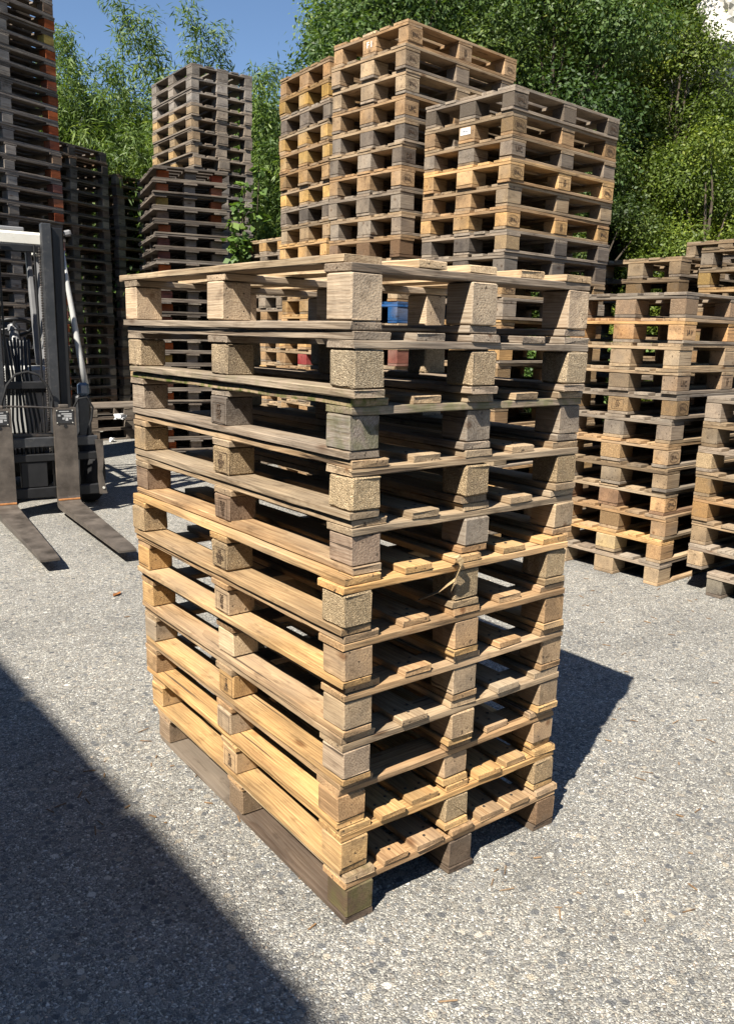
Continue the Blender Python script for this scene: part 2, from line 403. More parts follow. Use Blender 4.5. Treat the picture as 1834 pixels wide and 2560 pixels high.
BT = .0182
def pallet(loc, rz, h, deck=TAN, block=TAN, low=None, strg=None, chip=False, kind='euro', L=1.2, W=.8, hi=False,
           label='', group='', bcol=None, bchip=None, dcol=None, lcol=None, skip=(), dshift=None, inset=0.0, jk=.13, tone=1, seven=False):
    global TONE
    TONE = tone
    """one pallet: deck boards along local Y, three stringers along X, nine blocks, three bottom boards along Y"""
    low = low or deck; strg = strg or deck; bcol = bcol or {}; bchip = bchip or {}; dcol = dcol or {}; lcol = lcol or {}
    r = empty('wooden_pallet', loc, rz); tag(r, label, 'pallet', group)
    bh = h - 3 * BT - .0035
    seg = 10 if hi else 2; ro = .0016 if hi else .0007; nv = 9 if hi else 4; bv = .0022 if hi else .002
    R90 = PI / 2
    hj = 1.15 if hi else 1
    j = lambda a: random.uniform(-a, a) * hj
    V = lambda: random.randrange(nv)
    if kind == 'euro': decks = [(.0725, .145), (.23625, .10), (.40, .145), (.56375, .10), (.7275, .145)]
    elif kind == 'small' and seven: decks = [(.047 + i * .1177, .094 if i % 2 == 0 else .082) for i in range(7)]
    elif kind == 'small': decks = [(.053, .106), (.228, .088), (.40, .094), (.572, .088), (.747, .106)]
    else:
        n = 7 if W > 1 else 5; g = (W - n * .11) / (n - 1); decks = [(.055 + i * (.11 + g), .11) for i in range(n)]
    zs = BT + bh + .001
    # bottom boards
    bx = ((-W / 2 + .05, .10), (0, .145 if kind == 'euro' else .1), (W / 2 - .05, .10))
    if kind == 'small': bx = ((-W / 2 + .044, .088), (0, .092), (W / 2 - .044, .088))
    sw = .145 if kind != 'small' else .100
    parts = {}
    for i, (x, w) in enumerate(bx):
        o = obj('bottom_board', bar_mesh(L, w, BT, V(), seg, ro, WOOD, bv), r, (x + j(.003), j(.003), BT / 2 + .0005), (0, 0, R90 + j(.003)), jit(lcol.get(i, low), jk, lcol.get(('a', i), 1)))
    # blocks
    byl = .145 if kind == 'euro' else .088 if kind == 'small' else .12
    ys = (-L / 2 + byl / 2 + inset, 0, L / 2 - byl / 2 - inset)
    for iy, y in enumerate(ys):
        for ix, (x, w) in enumerate(bx):
            if kind == 'small': w = .0865
            if kind == 'block': w = .10; x = x + (inset if ix == 0 else -inset if ix == 2 else 0)
            ch = bchip.get((ix, iy), chip); c = bcol.get((ix, iy), block)
            ac = bcol.get(('a', ix, iy), 1)
            o = obj('block', bar_mesh(byl, w, bh, V(), 4 if hi else 1, (.0022 if ch else .0012) if hi else .001, CHIP if ch else WOOD, (.0055 if ch else .004) if hi else .004), r,
                    (x + j(.003), y + j(.004), BT + bh / 2 + .0012), (0, 0, R90 + j(.012)), jit(c, jk, ac))
            parts[ix, iy] = o
    # stringers
    for iy, y in enumerate((-L / 2 + sw / 2, 0, L / 2 - sw / 2)):
        obj('stringer_board', bar_mesh(W, sw, BT, V(), seg, ro, WOOD, bv), r, (j(.003), y + j(.002), zs + BT / 2 + .0015), (0, 0, j(.002)), jit(strg if iy else dcol.get('s', strg), jk, dcol.get('sa', 1) if iy == 0 else 1))
    # deck
    for i, (x, w) in enumerate(decks):
        if i in skip: continue
        ds = (dshift or {}).get(i, 0)
        o = obj('deck_board', bar_mesh(L, w, BT, V(), seg, ro, WOOD, bv), r, (x - W / 2 + j(.003), j(.005) + ds, zs + BT * 1.5 + .0020), (0, 0, R90 + j(.004)), jit(dcol.get(i, deck), jk, dcol.get(('a', i), 1)))
        parts['d', i] = o
    parts['root'] = r
    return parts

ORD = ['first', 'second', 'third', 'fourth', 'fifth', 'sixth', 'seventh', 'eighth', 'ninth', 'tenth', 'eleventh', 'twelfth', 'thirteenth', 'fourteenth', 'fifteenth', 'sixteenth', 'seventeenth', 'eighteenth', 'nineteenth', 'twentieth']
def ordinal(i):
    if i < 20: return ORD[i]
    if i == 29: return 'thirtieth'
    return ('twenty-' if i < 29 else 'thirty-') + ORD[(i - 20) % 10]

# stamps: burnt or painted lettering on block faces (sub-parts of the block)
_txt = {}
def text_mesh(s, size, mat, ring=None, box=None, ext=.0004):
    key = (s, size, mat.name, ring, box)
    if key in _txt: return _txt[key]
    cu = bpy.data.curves.new('lettering', 'FONT'); cu.body = s; cu.size = size; cu.align_x = 'CENTER'; cu.align_y = 'CENTER'
    cu.extrude = ext; cu.space_line = .78; cu.resolution_u = 2; cu.offset = size * .012
    t = bpy.data.objects.new('tmp', cu); COL.objects.link(t)
    me = bpy.data.meshes.new_from_object(t.evaluated_get(bpy.context.evaluated_depsgraph_get()))
    bpy.data.objects.remove(t); bpy.data.curves.remove(cu)
    v = [tuple(q.co) for q in me.vertices]; f = [tuple(p.vertices) for p in me.polygons]
    bpy.data.meshes.remove(me)
    mb = MB(); mb.add(v, f)
    if ring:
        a, b = ring; n = 36; wd = .003
        pts = [(a * math.cos(2 * PI * k / n), b * math.sin(2 * PI * k / n)) for k in range(n)]
        vs = [(x, y, ext) for x, y in pts] + [(x * (1 - wd / a), y * (1 - wd / b), ext) for x, y in pts]
        mb.add(vs, [(k, (k + 1) % n, n + (k + 1) % n, n + k) for k in range(n)])
    if box:
        w, hh, dv = box; t = .0016
        R = [(-w, w, hh - t, hh), (-w, w, -hh, -hh + t), (-w, -w + t, -hh, hh), (w - t, w, -hh, hh)]
        if dv: R.append((-w + dv, -w + dv + t * .8, -hh, hh))
        for x0, x1, y0, y1 in R: mb.add([(x0, y0, ext), (x1, y0, ext), (x1, y1, ext), (x0, y1, ext)], [(0, 1, 2, 3)])
    me = mesh('lettering', mb.v, mb.f, mat); _txt[key] = me
    return me
def stamp(block, face, me, wb, dx=0, dz=0, name='stamp', lab=None):
    """face: '-X' or '+X' (long side of the pallet) or '-Y' (its end)"""
    o = bpy.data.objects.new(name, me); COL.objects.link(o); o.parent = block
    if face == '-X': X, Y, Z, P = (-1, 0, 0), (0, 0, 1), (0, 1, 0), (-dx, wb / 2 + .0016, dz)
    elif face == '+X': X, Y, Z, P = (1, 0, 0), (0, 0, 1), (0, -1, 0), (dx, -wb / 2 - .0016, dz)
    else: X, Y, Z, P = (0, -1, 0), (0, 0, 1), (-1, 0, 0), (-wb / 2 - .0016, -dx, dz)
    m = Matrix.Identity(4)
    for i in range(3): m[i][0], m[i][1], m[i][2], m[i][3] = X[i], Y[i], Z[i], P[i]
    o.matrix_basis = m
    if lab: o['label'] = lab
    return o
EPAL = lambda: text_mesh('EPAL', .034, BURN, (.052, .033))
UIC = lambda: text_mesh('UIC', .044, BURN)
DB = lambda: text_mesh('DB', .046, BURN, None, (.045, .030, .0))
def ippc(a='PT', b='557', c='HT'): return text_mesh('%s\n%s\n%s' % (a, b, c), .021, BURN, None, (.042, .031, .022))

# --- the large stack in front, bottom to top: height of each top, shift x, shift y, turn
MZ = [0, .1411, .2747, .4030, .5352, .6690, .8044, .9453, 1.0758, 1.2136, 1.3518, 1.4957, 1.6550]
MS = [(.043, .011, -.020), (.028, .019, -.020), (.015, .028, -.013), (.008, .007, -.006), (.004, .004, 0), (-.011, -.006, .001),
      (-.022, -.011, .005), (0, .001, .016), (-.004, -.003, .007), (-.008, -.003, .009), (-.023, -.025, .010), (-.030, -.022, .012)]
MD = [dict(seven=True, deck=TAN, block=BROWN, low=DIRT, strg=TAN, bcol={(0, 0): (.15, .115, .075), (0, 1): (.30, .22, .15), (0, 2): (.30, .23, .16), (1, 0): DIRT, (2, 0): BROWN, ('a', 0, 0): .72}, lcol={0: (.125, .095, .072)}, bchip={(0, 1): True, (2, 0): True}, dcol={0: GTAN, ('a', 0): .75}),
      dict(seven=True, deck=GOLD, block=GOLD, low=GOLD, bchip={(1, 0): True, (2, 0): True}, bcol={(1, 0): CHIPC, (2, 0): CHIPC}),
      dict(deck=TAN, block=TAN, low=GOLD, bcol={(0, 1): GTAN}, skip=(1,)),
      dict(deck=GTAN, block=GTAN, low=GOLD, bcol={(0, 0): (.40, .32, .235), (0, 1): GOLD}),
      dict(deck=TAN, block=GTAN, low=TAN, bcol={(0, 1): PALE, (0, 2): GOLD}),
      dict(deck=TAN, block=TAN, low=GOLD, bcol={(0, 1): GTAN, (0, 2): GOLD}),
      dict(deck=GOLD, block=CHIPC, low=(.42, .31, .18), chip=True),
      dict(deck=GTAN, block=(.30, .22, .155), low=TAN, strg=GTAN, bcol={(0, 0): (.36, .29, .23), (1, 0): GREY, (2, 0): GTAN}),
      dict(deck=GTAN, block=CHIPC, low=(.36, .29, .20), chip=True, strg=GTAN, bcol={(0, 0): PALE}),
      dict(deck=GTAN, block=GREY, low=GREY, strg=GREY, bcol={(0, 1): DGREY, (0, 0): (.33, .29, .25), ('a', 0, 0): .6}, dcol={0: GTAN, ('a', 0): .0, 'sa': .5}),
      dict(deck=GREY, block=(.52, .43, .31), low=GREY, strg=GREY, chip=True, lcol={('a', 0): .8}),
      dict(deck=PALE, block=(.60, .50, .37), low=GREY, strg=(.46, .38, .28), dcol={0: (.50, .40, .27), 's': GREY}, dshift={0: .03})]
MAIN = []
for i in range(12):
    d = dict(MD[i]); dx, dy, rot = MS[i]
    nm = ADJ.get(d['deck'], 'tan')
    lab = '%s pallet, %s from the ground in the large foreground stack' % (nm, ordinal(i))
    if i == 0: lab = 'dirt-stained bottom pallet of the large foreground stack, dark blocks on asphalt'
    if i == 9: lab = 'grey pallet with green algae on its corner, tenth up the large foreground stack'
    if i == 11: lab = 'pale topmost pallet with tall blocks on the large foreground stack'
    MAIN.append(pallet((.4 + dx, .6 + dy, MZ[i] + .0005), rot, MZ[i + 1] - MZ[i] - .0012, hi=True, kind='small', label=lab, group='pallets in the large foreground stack', jk=.10, **d))
for i, s in {9: ippc('PT', '557', 'HT'), 8: ippc('FR', '0384', 'HT'), 7: text_mesh('EUR\nDE\n49', .021, BURN, None, (.030, .034, 0)),
             6: ippc('BE', '10006', 'HT'), 5: ippc('DE', 'BY', '49'), 3: ippc('IT', '08', 'HT'), 2: ippc('', '', ''), 1: ippc('PL', '32', 'HT')}.items():
    o = stamp(MAIN[i][0, 1], '-X', s, .0865, .006, -.004); o.scale = (.82, .9, 1)
# nail heads along the deck ends of the lower pallets
_nb = MB().cyl((0, 0, 0), (0, 0, 1), .0042, .002, 8); NM = mesh('nail', _nb.v, _nb.f, STEEL)
for i in range(9):
    for k in range(7):
        if ('d', k) in MAIN[i]:
            for (x, y) in ((-.03, -.022), (0, -.05), (.03, -.03)): obj('nail', NM, MAIN[i]['d', k], (-.515 + y + random.uniform(-.006, .006), x * .8, BT / 2 + .0008))
# torn packing strip hanging from the seventh pallet and a loose slat between the two top pallets
def ribbon(name, pts, w, t, mat, wdir, parent=None):
    mb = MB(); P = [Vector(p) for p in pts]; wd = Vector(wdir).normalized()
    vs, fs = [], []
    for k, p in enumerate(P):
        tn = (P[min(k + 1, len(P) - 1)] - P[max(k - 1, 0)]).normalized(); nn = tn.cross(wd).normalized()
        for a, b in ((-1, -1), (1, -1), (1, 1), (-1, 1)): vs.append(p + wd * a * w[k] / 2 + nn * b * t / 2)
    for k in range(len(P) - 1):
        for q in range(4): q2 = (q + 1) % 4; fs.append((k * 4 + q, k * 4 + q2, k * 4 + 4 + q2, k * 4 + 4 + q))
    fs += [(3, 2, 1, 0), tuple(len(vs) - 4 + q for q in range(4))]
    mb.add(vs, fs); return mb.build(name, mat, parent)
rb = ribbon('torn_strap', [(.30, -.02, .955), (.325, -.028, .951), (.338, -.030, .93), (.328, -.02, .89), (.30, .01, .855), (.265, .05, .826)], [.010, .018, .022, .020, .015, .008], .0012, WOOD, (.8, .3, .4))
rb.color = (.60, .46, .26, 1); tag(rb, 'torn pale wood strip dangling between pallets on the foreground stack', 'wood strip')
sl = MB().box(-.24, .24, -.045, .045, 0, .006, .001).build('loose_slat', WOOD, None, False, loc=(.27, .13, 1.4995), rot=(math.radians(0), math.radians(-.6), math.radians(12)))
sl.color = (.52, .38, .24, 1); tag(sl, 'thin loose plywood slat lying under the topmost foreground pallet', 'slat')

# --- background stacks
def pick(*cs): return random.choice(cs)
MIXC = [GTAN, GTAN, GREY, TAN, BROWN, GREY, GREY, GTAN]
def stack(nx, ny, th, N, h, spec, desc, group, right='L', kind='euro', L=1.2, W=.8, jitter=.012, inset=0, top_count=True, z0=0, lean=(0, 0), tone=.94):
    """near corner (nx,ny); left face runs along th, right face along th-90; right face is the long side if right == 'L'"""
    a = Vector((math.cos(th), math.sin(th), 0)); b = Vector((math.sin(th), -math.cos(th), 0)); res = []
    c = Vector((nx, ny, 0)) + (a * W / 2 + b * L / 2 if right == 'L' else a * L / 2 + b * W / 2)
    rz = th + PI if right == 'L' else th + PI / 2
    for k in range(N):
        lv = N - 1 - k                                   # 0 = topmost
        d = spec(lv); nm = ADJ.get(d.get('deck', TAN), 'tan')
        lab = '%s pallet, %s from %s of the %s' % (d.pop('adj', nm), ordinal(lv if top_count else k), 'top' if top_count else 'ground', desc)
        loc = c + Vector((random.uniform(-jitter, jitter) + lean[0] * k, random.uniform(-jitter, jitter) + lean[1] * k, z0 + k * h + .0005))
        s = d.pop('shift', None)
        if s: loc += a * s[0] + b * s[1]
        P = pallet(loc, rz + random.uniform(-.006, .006), h - .001, kind=kind, L=L, W=W, label=lab, group=group, inset=inset, tone=tone * random.choice((.72, .88, 1, 1, 1.1)), jk=.2, **d)
        P['lv'] = lv; res.append(P)
    return res[::-1]
R = math.radians
def rnd_spec(pal=MIXC, chipp=.2):
    def f(lv):
        c = pick(*pal); return dict(deck=c, block=pick(c, GOLD, TAN, TAN, GREY), low=pick(c, GREY, GREY), chip=random.random() < chipp)
    return f
def listed(lst, pal=MIXC, chipp=.25):
    rs = rnd_spec(pal, chipp)
    return lambda lv: dict(lst[lv]) if lv < len(lst) and lst[lv] else rs(lv)

I_ = [dict(deck=GREY, block=DGREY, chip=True, low=GREY), dict(deck=GTAN, block=TAN, low=TAN, bchip={(2, 0): True, (2, 2): True}), dict(deck=GTAN, block=GREY, low=GTAN),
      dict(deck=GOLD, block=GOLD, low=TAN), dict(deck=GTAN, block=GTAN, low=GTAN, bcol={(1, 0): TAN, (0, 0): TAN}), dict(deck=TAN, block=GOLD, low=GTAN), dict(deck=GREY, block=DGREY, low=GREY, bcol={(2, 0): CHIPC}, bchip={(2, 0): True}),
      dict(deck=GREY, block=DGREY, low=GREY), dict(deck=GTAN, block=TAN, chip=True), dict(deck=GREY, block=GREY), dict(deck=GOLD, block=TAN)]
SI = stack(3.129, 2.511, R(93.1), 21, .1466, listed(I_), 'tall stack right of centre', 'pallets in the tall stack right of centre')
H_ = [dict(deck=TAN, block=TAN, low=TAN, dcol={2: PALE}), dict(deck=GTAN, block=GREY, low=GREY, bcol={(2, 0): GTAN, (1, 0): PALE, (0, 0): TAN}), dict(deck=GTAN, block=GTAN, low=GREY), dict(deck=TAN, block=TAN, low=GREY),
      dict(deck=GTAN, block=DGREY, low=GREY), dict(deck=GTAN, block=DGREY, low=GREY, bcol={(1, 0): GREY}), dict(deck=TAN, block=TAN, low=GREY), dict(deck=GREY, block=GREY, low=GREY), dict(deck=GTAN, block=GREY, low=GREY),
      dict(deck=TAN, block=BROWN, low=BROWN, bchip={(1, 0): True, (2, 0): True}), dict(deck=GTAN, block=TAN), dict(deck=TAN, block=PALE), dict(deck=BLUE, block=BLUE, low=BLUE, strg=BLUE), dict(deck=GTAN, block=PALE),
      dict(deck=GTAN, block=PINK, low=PINK, adj='pink-blocked'), dict(deck=GTAN, block=TAN, chip=True)]
SH = stack(2.914, 3.351, R(94.3), 23, .1578, listed(H_), 'tallest stack at top centre', 'pallets in the tallest central stack')
G_ = [dict(deck=TAN, block=(.50, .32, .16), low=TAN), dict(deck=GOLD, block=(.66, .44, .14), low=GOLD), dict(deck=GREY, block=DGREY, low=DGREY), dict(deck=GTAN, block=(.64, .43, .17)), dict(deck=TAN, block=(.64, .44, .17)),
      dict(deck=TAN, block=GOLD), dict(deck=GTAN, block=(.62, .43, .17)), dict(deck=GREY, block=DGREY), dict(deck=GTAN, block=PALE), dict(deck=GOLD, block=GOLD), dict(deck=TAN, block=GOLD), dict(deck=GTAN, block=TAN), dict(deck=GOLD, block=GOLD),
      dict(deck=GOLD, block=TAN), dict(deck=TAN, block=GOLD), dict(deck=GTAN, block=TAN, bcol={(1, 0): RED, (2, 0): TAN}, adj='red-blocked'), dict(deck=TAN, block=GTAN)]
SG = stack(2.918, 4.271, R(86.5), 24, .1500, listed(G_, [GOLD, TAN, GTAN, GOLD]), 'yellowish stack left of the tallest', 'pallets in the yellowish central stack')
def E_(lv):
    g = pick((.27, .255, .235), (.24, .225, .205), (.32, .30, .275))
    if 3 <= lv <= 7: return dict(deck=GREY, block=(.55, .40, .20), low=GREY, bcol={(0, 2): GREY, (1, 2): GREY, (2, 2): GTAN}, adj='grey and gold')
    return dict(deck=g, block=(.38, .36, .33), low=g)
SE = stack(3.625, 8.10, R(88.4), 32, .1419, E_, 'tall grey stack by the bamboo', 'pallets in the tall grey stack by the bamboo', right='W', tone=.85)
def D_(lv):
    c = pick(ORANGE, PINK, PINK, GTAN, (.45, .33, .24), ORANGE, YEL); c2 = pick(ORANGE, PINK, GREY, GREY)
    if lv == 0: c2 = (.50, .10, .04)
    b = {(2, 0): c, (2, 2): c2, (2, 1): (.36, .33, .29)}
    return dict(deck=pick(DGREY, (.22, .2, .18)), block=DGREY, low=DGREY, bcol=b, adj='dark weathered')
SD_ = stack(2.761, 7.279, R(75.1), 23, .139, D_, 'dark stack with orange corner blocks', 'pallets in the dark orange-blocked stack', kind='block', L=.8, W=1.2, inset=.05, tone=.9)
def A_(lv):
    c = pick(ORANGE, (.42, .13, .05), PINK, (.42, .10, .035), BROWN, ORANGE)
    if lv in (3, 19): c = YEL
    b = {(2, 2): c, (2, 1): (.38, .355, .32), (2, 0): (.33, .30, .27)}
    return dict(deck=pick(DGREY, (.23, .21, .19)), block=DGREY, low=(.25, .23, .21), bcol=b, adj='dark weathered')  # bottom boards coloured lighter to stand for their sunlit edges
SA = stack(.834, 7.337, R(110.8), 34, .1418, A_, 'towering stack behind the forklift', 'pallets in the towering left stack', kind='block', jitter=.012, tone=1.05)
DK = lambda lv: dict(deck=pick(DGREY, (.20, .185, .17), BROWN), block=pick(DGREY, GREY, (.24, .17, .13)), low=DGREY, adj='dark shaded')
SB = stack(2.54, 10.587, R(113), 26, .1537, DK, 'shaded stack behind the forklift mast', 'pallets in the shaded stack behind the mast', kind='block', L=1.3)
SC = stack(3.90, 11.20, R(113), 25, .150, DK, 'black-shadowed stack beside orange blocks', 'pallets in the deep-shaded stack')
SA2 = stack(1.08, 9.90, R(113), 34, .1418, DK, 'added hidden stack behind the towering one', 'pallets in the added hidden left stack', kind='block', L=1.3)  # unseen stack, added to throw shade on the stack behind the mast
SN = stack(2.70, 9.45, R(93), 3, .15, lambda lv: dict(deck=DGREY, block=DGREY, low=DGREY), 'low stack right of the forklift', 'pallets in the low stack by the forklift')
SF = stack(3.75, 6.30, R(90), 17, .146, rnd_spec([GTAN, TAN, GREY]), 'half-hidden stack left of yellowish stack', 'pallets in the short gap stack')
J_ = [dict(deck=GREY, block=(.50, .36, .25), chip=True, low=GREY), dict(deck=(.54, .34, .18), block=(.54, .34, .17), low=GREY, dcol={4: TAN}, strg=GOLD), dict(deck=GTAN, block=GTAN, low=PALE), dict(deck=GTAN, block=(.38, .29, .20), low=GREY, bchip={(1, 0): True}),
      dict(deck=GREY, block=TAN, low=GREY, chip=True), dict(deck=GREY, block=GREY, low=GTAN), dict(deck=TAN, block=TAN, low=GREY, chip=False, bchip={(1, 0): True}), dict(deck=GTAN, block=GTAN, low=GREY), dict(deck=GTAN, block=BROWN, low=BROWN, bcol={(2, 0): TAN}),
      dict(deck=TAN, block=TAN, low=GTAN, bchip={(1, 0): True}), dict(deck=GOLD, block=TAN, low=GTAN, bcol={(1, 0): (.58, .44, .22)}), dict(deck=GREY, block=GTAN, low=GTAN)]
SJ = stack(3.375, 1.300, R(91.8), 12, .1483, listed(J_), 'right-hand stack on open asphalt', 'pallets in the right-hand stack', top_count=False)
K_ = [dict(deck=GREY, block=GREY), dict(deck=GTAN, block=GTAN), dict(deck=GREY, block=PALE, chip=True), dict(deck=GTAN, block=(.55, .38, .20), chip=True), dict(deck=TAN, block=(.54, .32, .14), chip=True), dict(deck=GTAN, block=GTAN), dict(deck=GREY, block=GTAN)]
SK0 = stack(3.47, .22, R(90), 1, .148, lambda lv: dict(deck=GREY, block=(.24, .22, .18), low=DGREY), 'cut-off stack at right edge', 'pallets in the far right edge stack', top_count=False)
SK0[0]['root']['label'] = 'dark grey bottom pallet under the cut-off stack at the right edge'
SK = stack(3.47, .375, R(90), 7, .1485, listed(K_), 'cut-off stack at right edge', 'pallets in the far right edge stack', z0=.149)
SL = stack(4.83, 2.27, R(91), 14, .153, rnd_spec([GREY, GREY, GTAN], .3), 'grey stack behind the right-hand stack', 'pallets in the grey stack behind right', tone=.68)
SM2 = stack(4.97, 1.40, R(90), 15, .147, listed([dict(deck=GTAN, block=GREY), dict(deck=GTAN, block=(.55, .38, .15), chip=True), dict(deck=GOLD, block=TAN)]), 'rear stack touching the right edge', 'pallets in the stack behind at the right edge', tone=.68)
SM1 = stack(6.55, 2.52, R(90), 17, .1445, rnd_spec([GREY, DGREY, GTAN]), 'farthest stack at the right', 'pallets in the farthest right stack', tone=.68)

# stamps on the background stacks (corner blocks of the long right faces)
for P, corner, mid, far in ((SI[0], EPAL, None, EPAL), (SI[1], EPAL, None, EPAL), (SI[2], UIC, None, None), (SI[3], EPAL, ippc, EPAL), (SI[4], None, None, None), (SI[5], EPAL, ippc, EPAL), (SI[8], EPAL, ippc, None),
                            (SH[0], EPAL, ippc, EPAL), (SH[1], EPAL, None, None), (SH[2], EPAL, None, None), (SH[3], UIC, None, None), (SH[4], EPAL, None, None), (SH[5], DB, None, None), (SH[6], EPAL, None, None), (SH[11], EPAL, None, None),
                            (SJ[1], lambda: text_mesh('IAV', .044, BURN), None, None), (SJ[3], UIC, ippc, None), (SJ[4], EPAL, None, None), (SJ[6], EPAL, None, None), (SJ[8], EPAL, None, None), (SG[8], EPAL, None, None), (SI[10], EPAL, None, None)):
    if corner: stamp(P[2, 0], '+X', corner(), .10)
    if mid: stamp(P[2, 1], '+X', mid(), .10)
    if far: stamp(P[2, 2], '+X', far(), .10)
stamp(SJ[4][1, 0], '-Y', text_mesh('PT\n557\nHT', .021, BURN, None, (.042, .031, .022)), .145)
stamp(SH[0][1, 0], '-Y', text_mesh('F I', .058, WHITE_INK), .145, 0, .006, 'painted_mark', 'rough white painted letters')
stk = stamp(SI[1][1, 0], '-Y', mesh('sticker', [(-.045, -.022, 0), (.045, -.022, 0), (.045, .022, 0), (-.045, .022, 0)], [(0, 1, 2, 3)], PAPER), .147, -.01, .012, 'sticker', 'white paper sticker with a printed number')
stamp(SI[1][1, 0], '-Y', text_mesh('290381', .018, INK), .1485, -.01, .010, 'sticker_print')

# --- film scrap on the low stack, vine, dry leaf
def film():
    rng = random.Random(4); vs, fs = [], []; n = 11
    for j in range(6):
        for i in range(n):
            a = 2 * PI * i / n; rr = .055 + .03 * math.sin(3 * a + j) + rng.uniform(-.012, .012)
            vs.append((rr * 1.9 * math.cos(a), rr * math.sin(a), (j - 2.5) * .028 + rng.uniform(-.010, .010)))
    for j in range(5):
        for i in range(n): i2 = (i + 1) % n; fs.append((j * n + i, j * n + i2, (j + 1) * n + i2, (j + 1) * n + i))
    fs += [tuple(range(n - 1, -1, -1)), tuple(5 * n + i for i in range(n))]
    o = obj('film_scrap', mesh('film_scrap', vs, fs, FILM), None, (3.12, 9.40, .325)); o.scale = (.6, .6, .5); tag(o, 'crumpled white plastic film scrap stuck on the low stack', 'plastic film')
    o2 = obj('film_scrap', o.data, None, (2.96, 9.30, .03), (0, 0, 1.1)); o2.scale = (.5, .5, .3); tag(o2, 'small white film scrap on the ground by the low stack', 'plastic film')
film()
lf = mesh('dry_leaf', [(-.035, 0, .002), (-.01, .016, .010), (.02, .013, .006), (.04, 0, .012), (.02, -.013, .007), (-.01, -.017, .011), (0, 0, .001)], [(0, 6, 1), (1, 6, 2), (2, 6, 3), (3, 6, 4), (4, 6, 5), (5, 6, 0)], DRYL)
tag(obj('dry_leaf', lf, None, (.56, 2.94, .002), (0, 0, .6)), 'small curled brown leaf on the asphalt below the forks', 'leaf')

def debris():
    rng = random.Random(12); mb = MB()
    spots = [(3.4, 1.2, .9), (3.6, .9, .8), (1.0, .2, .9), (.4, -.2, .9), (3.0, 2.4, 1.0), (2.6, 9.2, .8), (1.6, 1.8, 1.5), (2.4, .4, 1.6), (-.1, 1.0, .35)]
    for cx, cy2, r in spots:
        for k in range(26):
            a = rng.uniform(0, 6.28); d = r * math.sqrt(rng.random()); L = rng.uniform(.006, .045); w = rng.uniform(.002, .006)
            x, y = cx + d * math.cos(a), cy2 + d * math.sin(a)
            m = Matrix.Translation((x, y, .0035)) @ Matrix.Rotation(rng.uniform(0, 6.28), 4, 'Z') @ Matrix.Rotation(rng.uniform(-.08, .08), 4, 'Y')
            mb.box(-L / 2, L / 2, -w / 2, w / 2, -.001, .0015, .0006, m)
    o = mb.build('wood_splinters', WOOD); o.color = (.30, .20, .11, 1); tag(o, 'small wood splinters and bark bits scattered on the asphalt', 'splinters', None, 'stuff')
debris()

# ------------------------------------------------------------------ foliage
def leaf_mesh(name, pos, nrm, axis, ln, wd, tint, mat):
    n = len(pos)
    axis = axis - nrm * np.sum(axis * nrm, 1, keepdims=True); axis /= np.linalg.norm(axis, axis=1, keepdims=True) + 1e-9
    side = np.cross(nrm, axis); L = ln[:, None]; Wd = wd[:, None]
    V = np.empty((n, 4, 3))
    V[:, 0] = pos; V[:, 1] = pos + axis * L * .45 + side * Wd * .5 - nrm * L * .02
    V[:, 2] = pos + axis * L - nrm * L * .16; V[:, 3] = pos + axis * L * .45 - side * Wd * .5 - nrm * L * .02
    m = bpy.data.meshes.new(name); m.vertices.add(n * 4); m.vertices.foreach_set('co', V.ravel())
    m.loops.add(n * 4); m.loops.foreach_set('vertex_index', np.arange(n * 4, dtype=np.int32))
    m.polygons.add(n); m.polygons.foreach_set('loop_start', np.arange(0, n * 4, 4, dtype=np.int32)); m.polygons.foreach_set('loop_total', np.full(n, 4, dtype=np.int32))
    m.update(calc_edges=True); m.validate()
    a = m.attributes.new('tint', 'FLOAT', 'FACE'); a.data.foreach_set('value', tint.astype(np.float32))
    m.materials.append(mat); return m
def unit(a): return a / (np.linalg.norm(a, axis=1, keepdims=True) + 1e-9)
def clump_leaves(rg, cents, rads, n, size, asp, droop, shell=.45):
    cents, rads = np.array(cents), np.array(rads)
    w = rads ** 2; idx = rg.choice(len(cents), n, p=w / w.sum())
    d = unit(rg.normal(size=(n, 3))); rr = rg.random(n) ** shell
    sq = np.array([1, 1, .75])
    pos = cents[idx] + d * rr[:, None] * rads[idx][:, None] * sq
    # sub-clumping into sprays
    k = rg.integers(0, 9, size=n); sp = unit(rg.normal(size=(len(cents) * 9, 3)))
    pos += sp[idx * 9 + k] * (rads[idx] * .33)[:, None] * rg.random(n)[:, None]
    nrm = unit(d * .5 + rg.normal(size=(n, 3)) * .55 + np.array([0, 0, .55]))
    ax = rg.normal(size=(n, 3)) * .7 + d * .5 + np.array([0, 0, -droop])
    ln = size * rg.uniform(.6, 1.3, n); wd = ln * asp * rg.uniform(.8, 1.2, n)
    ct = rg.uniform(-.22, .22, len(cents))
    tint = np.clip(.42 + ct[idx] + rg.normal(0, .17, n), 0, 1)
    return pos, nrm, ax, ln, wd, tint
def limbs(mb, cents, base_h, r0, rng):
    top = max(c[2] for c in cents); P = []
    for k in range(7):
        t = k / 6; P.append((.12 * math.sin(t * 3.1) * top * .2, .1 * math.cos(t * 2.3) * top * .15 - .02 * top, t * top * .86))
    mb.tube(P, [r0 * (1 - .85 * k / 6) for k in range(7)], 8)
    for c in cents:
        t = min(.85, max(.25, (c[2] - .5) / top * .8)); k = min(5, int(t * 6))
        a = Vector(P[k]); e = Vector(c); m = (a + e) / 2 + Vector((rng.uniform(-.1, .1), rng.uniform(-.1, .1), .12))
        mb.tube([a, m, e], [r0 * .38, r0 * .25, r0 * .07], 5)
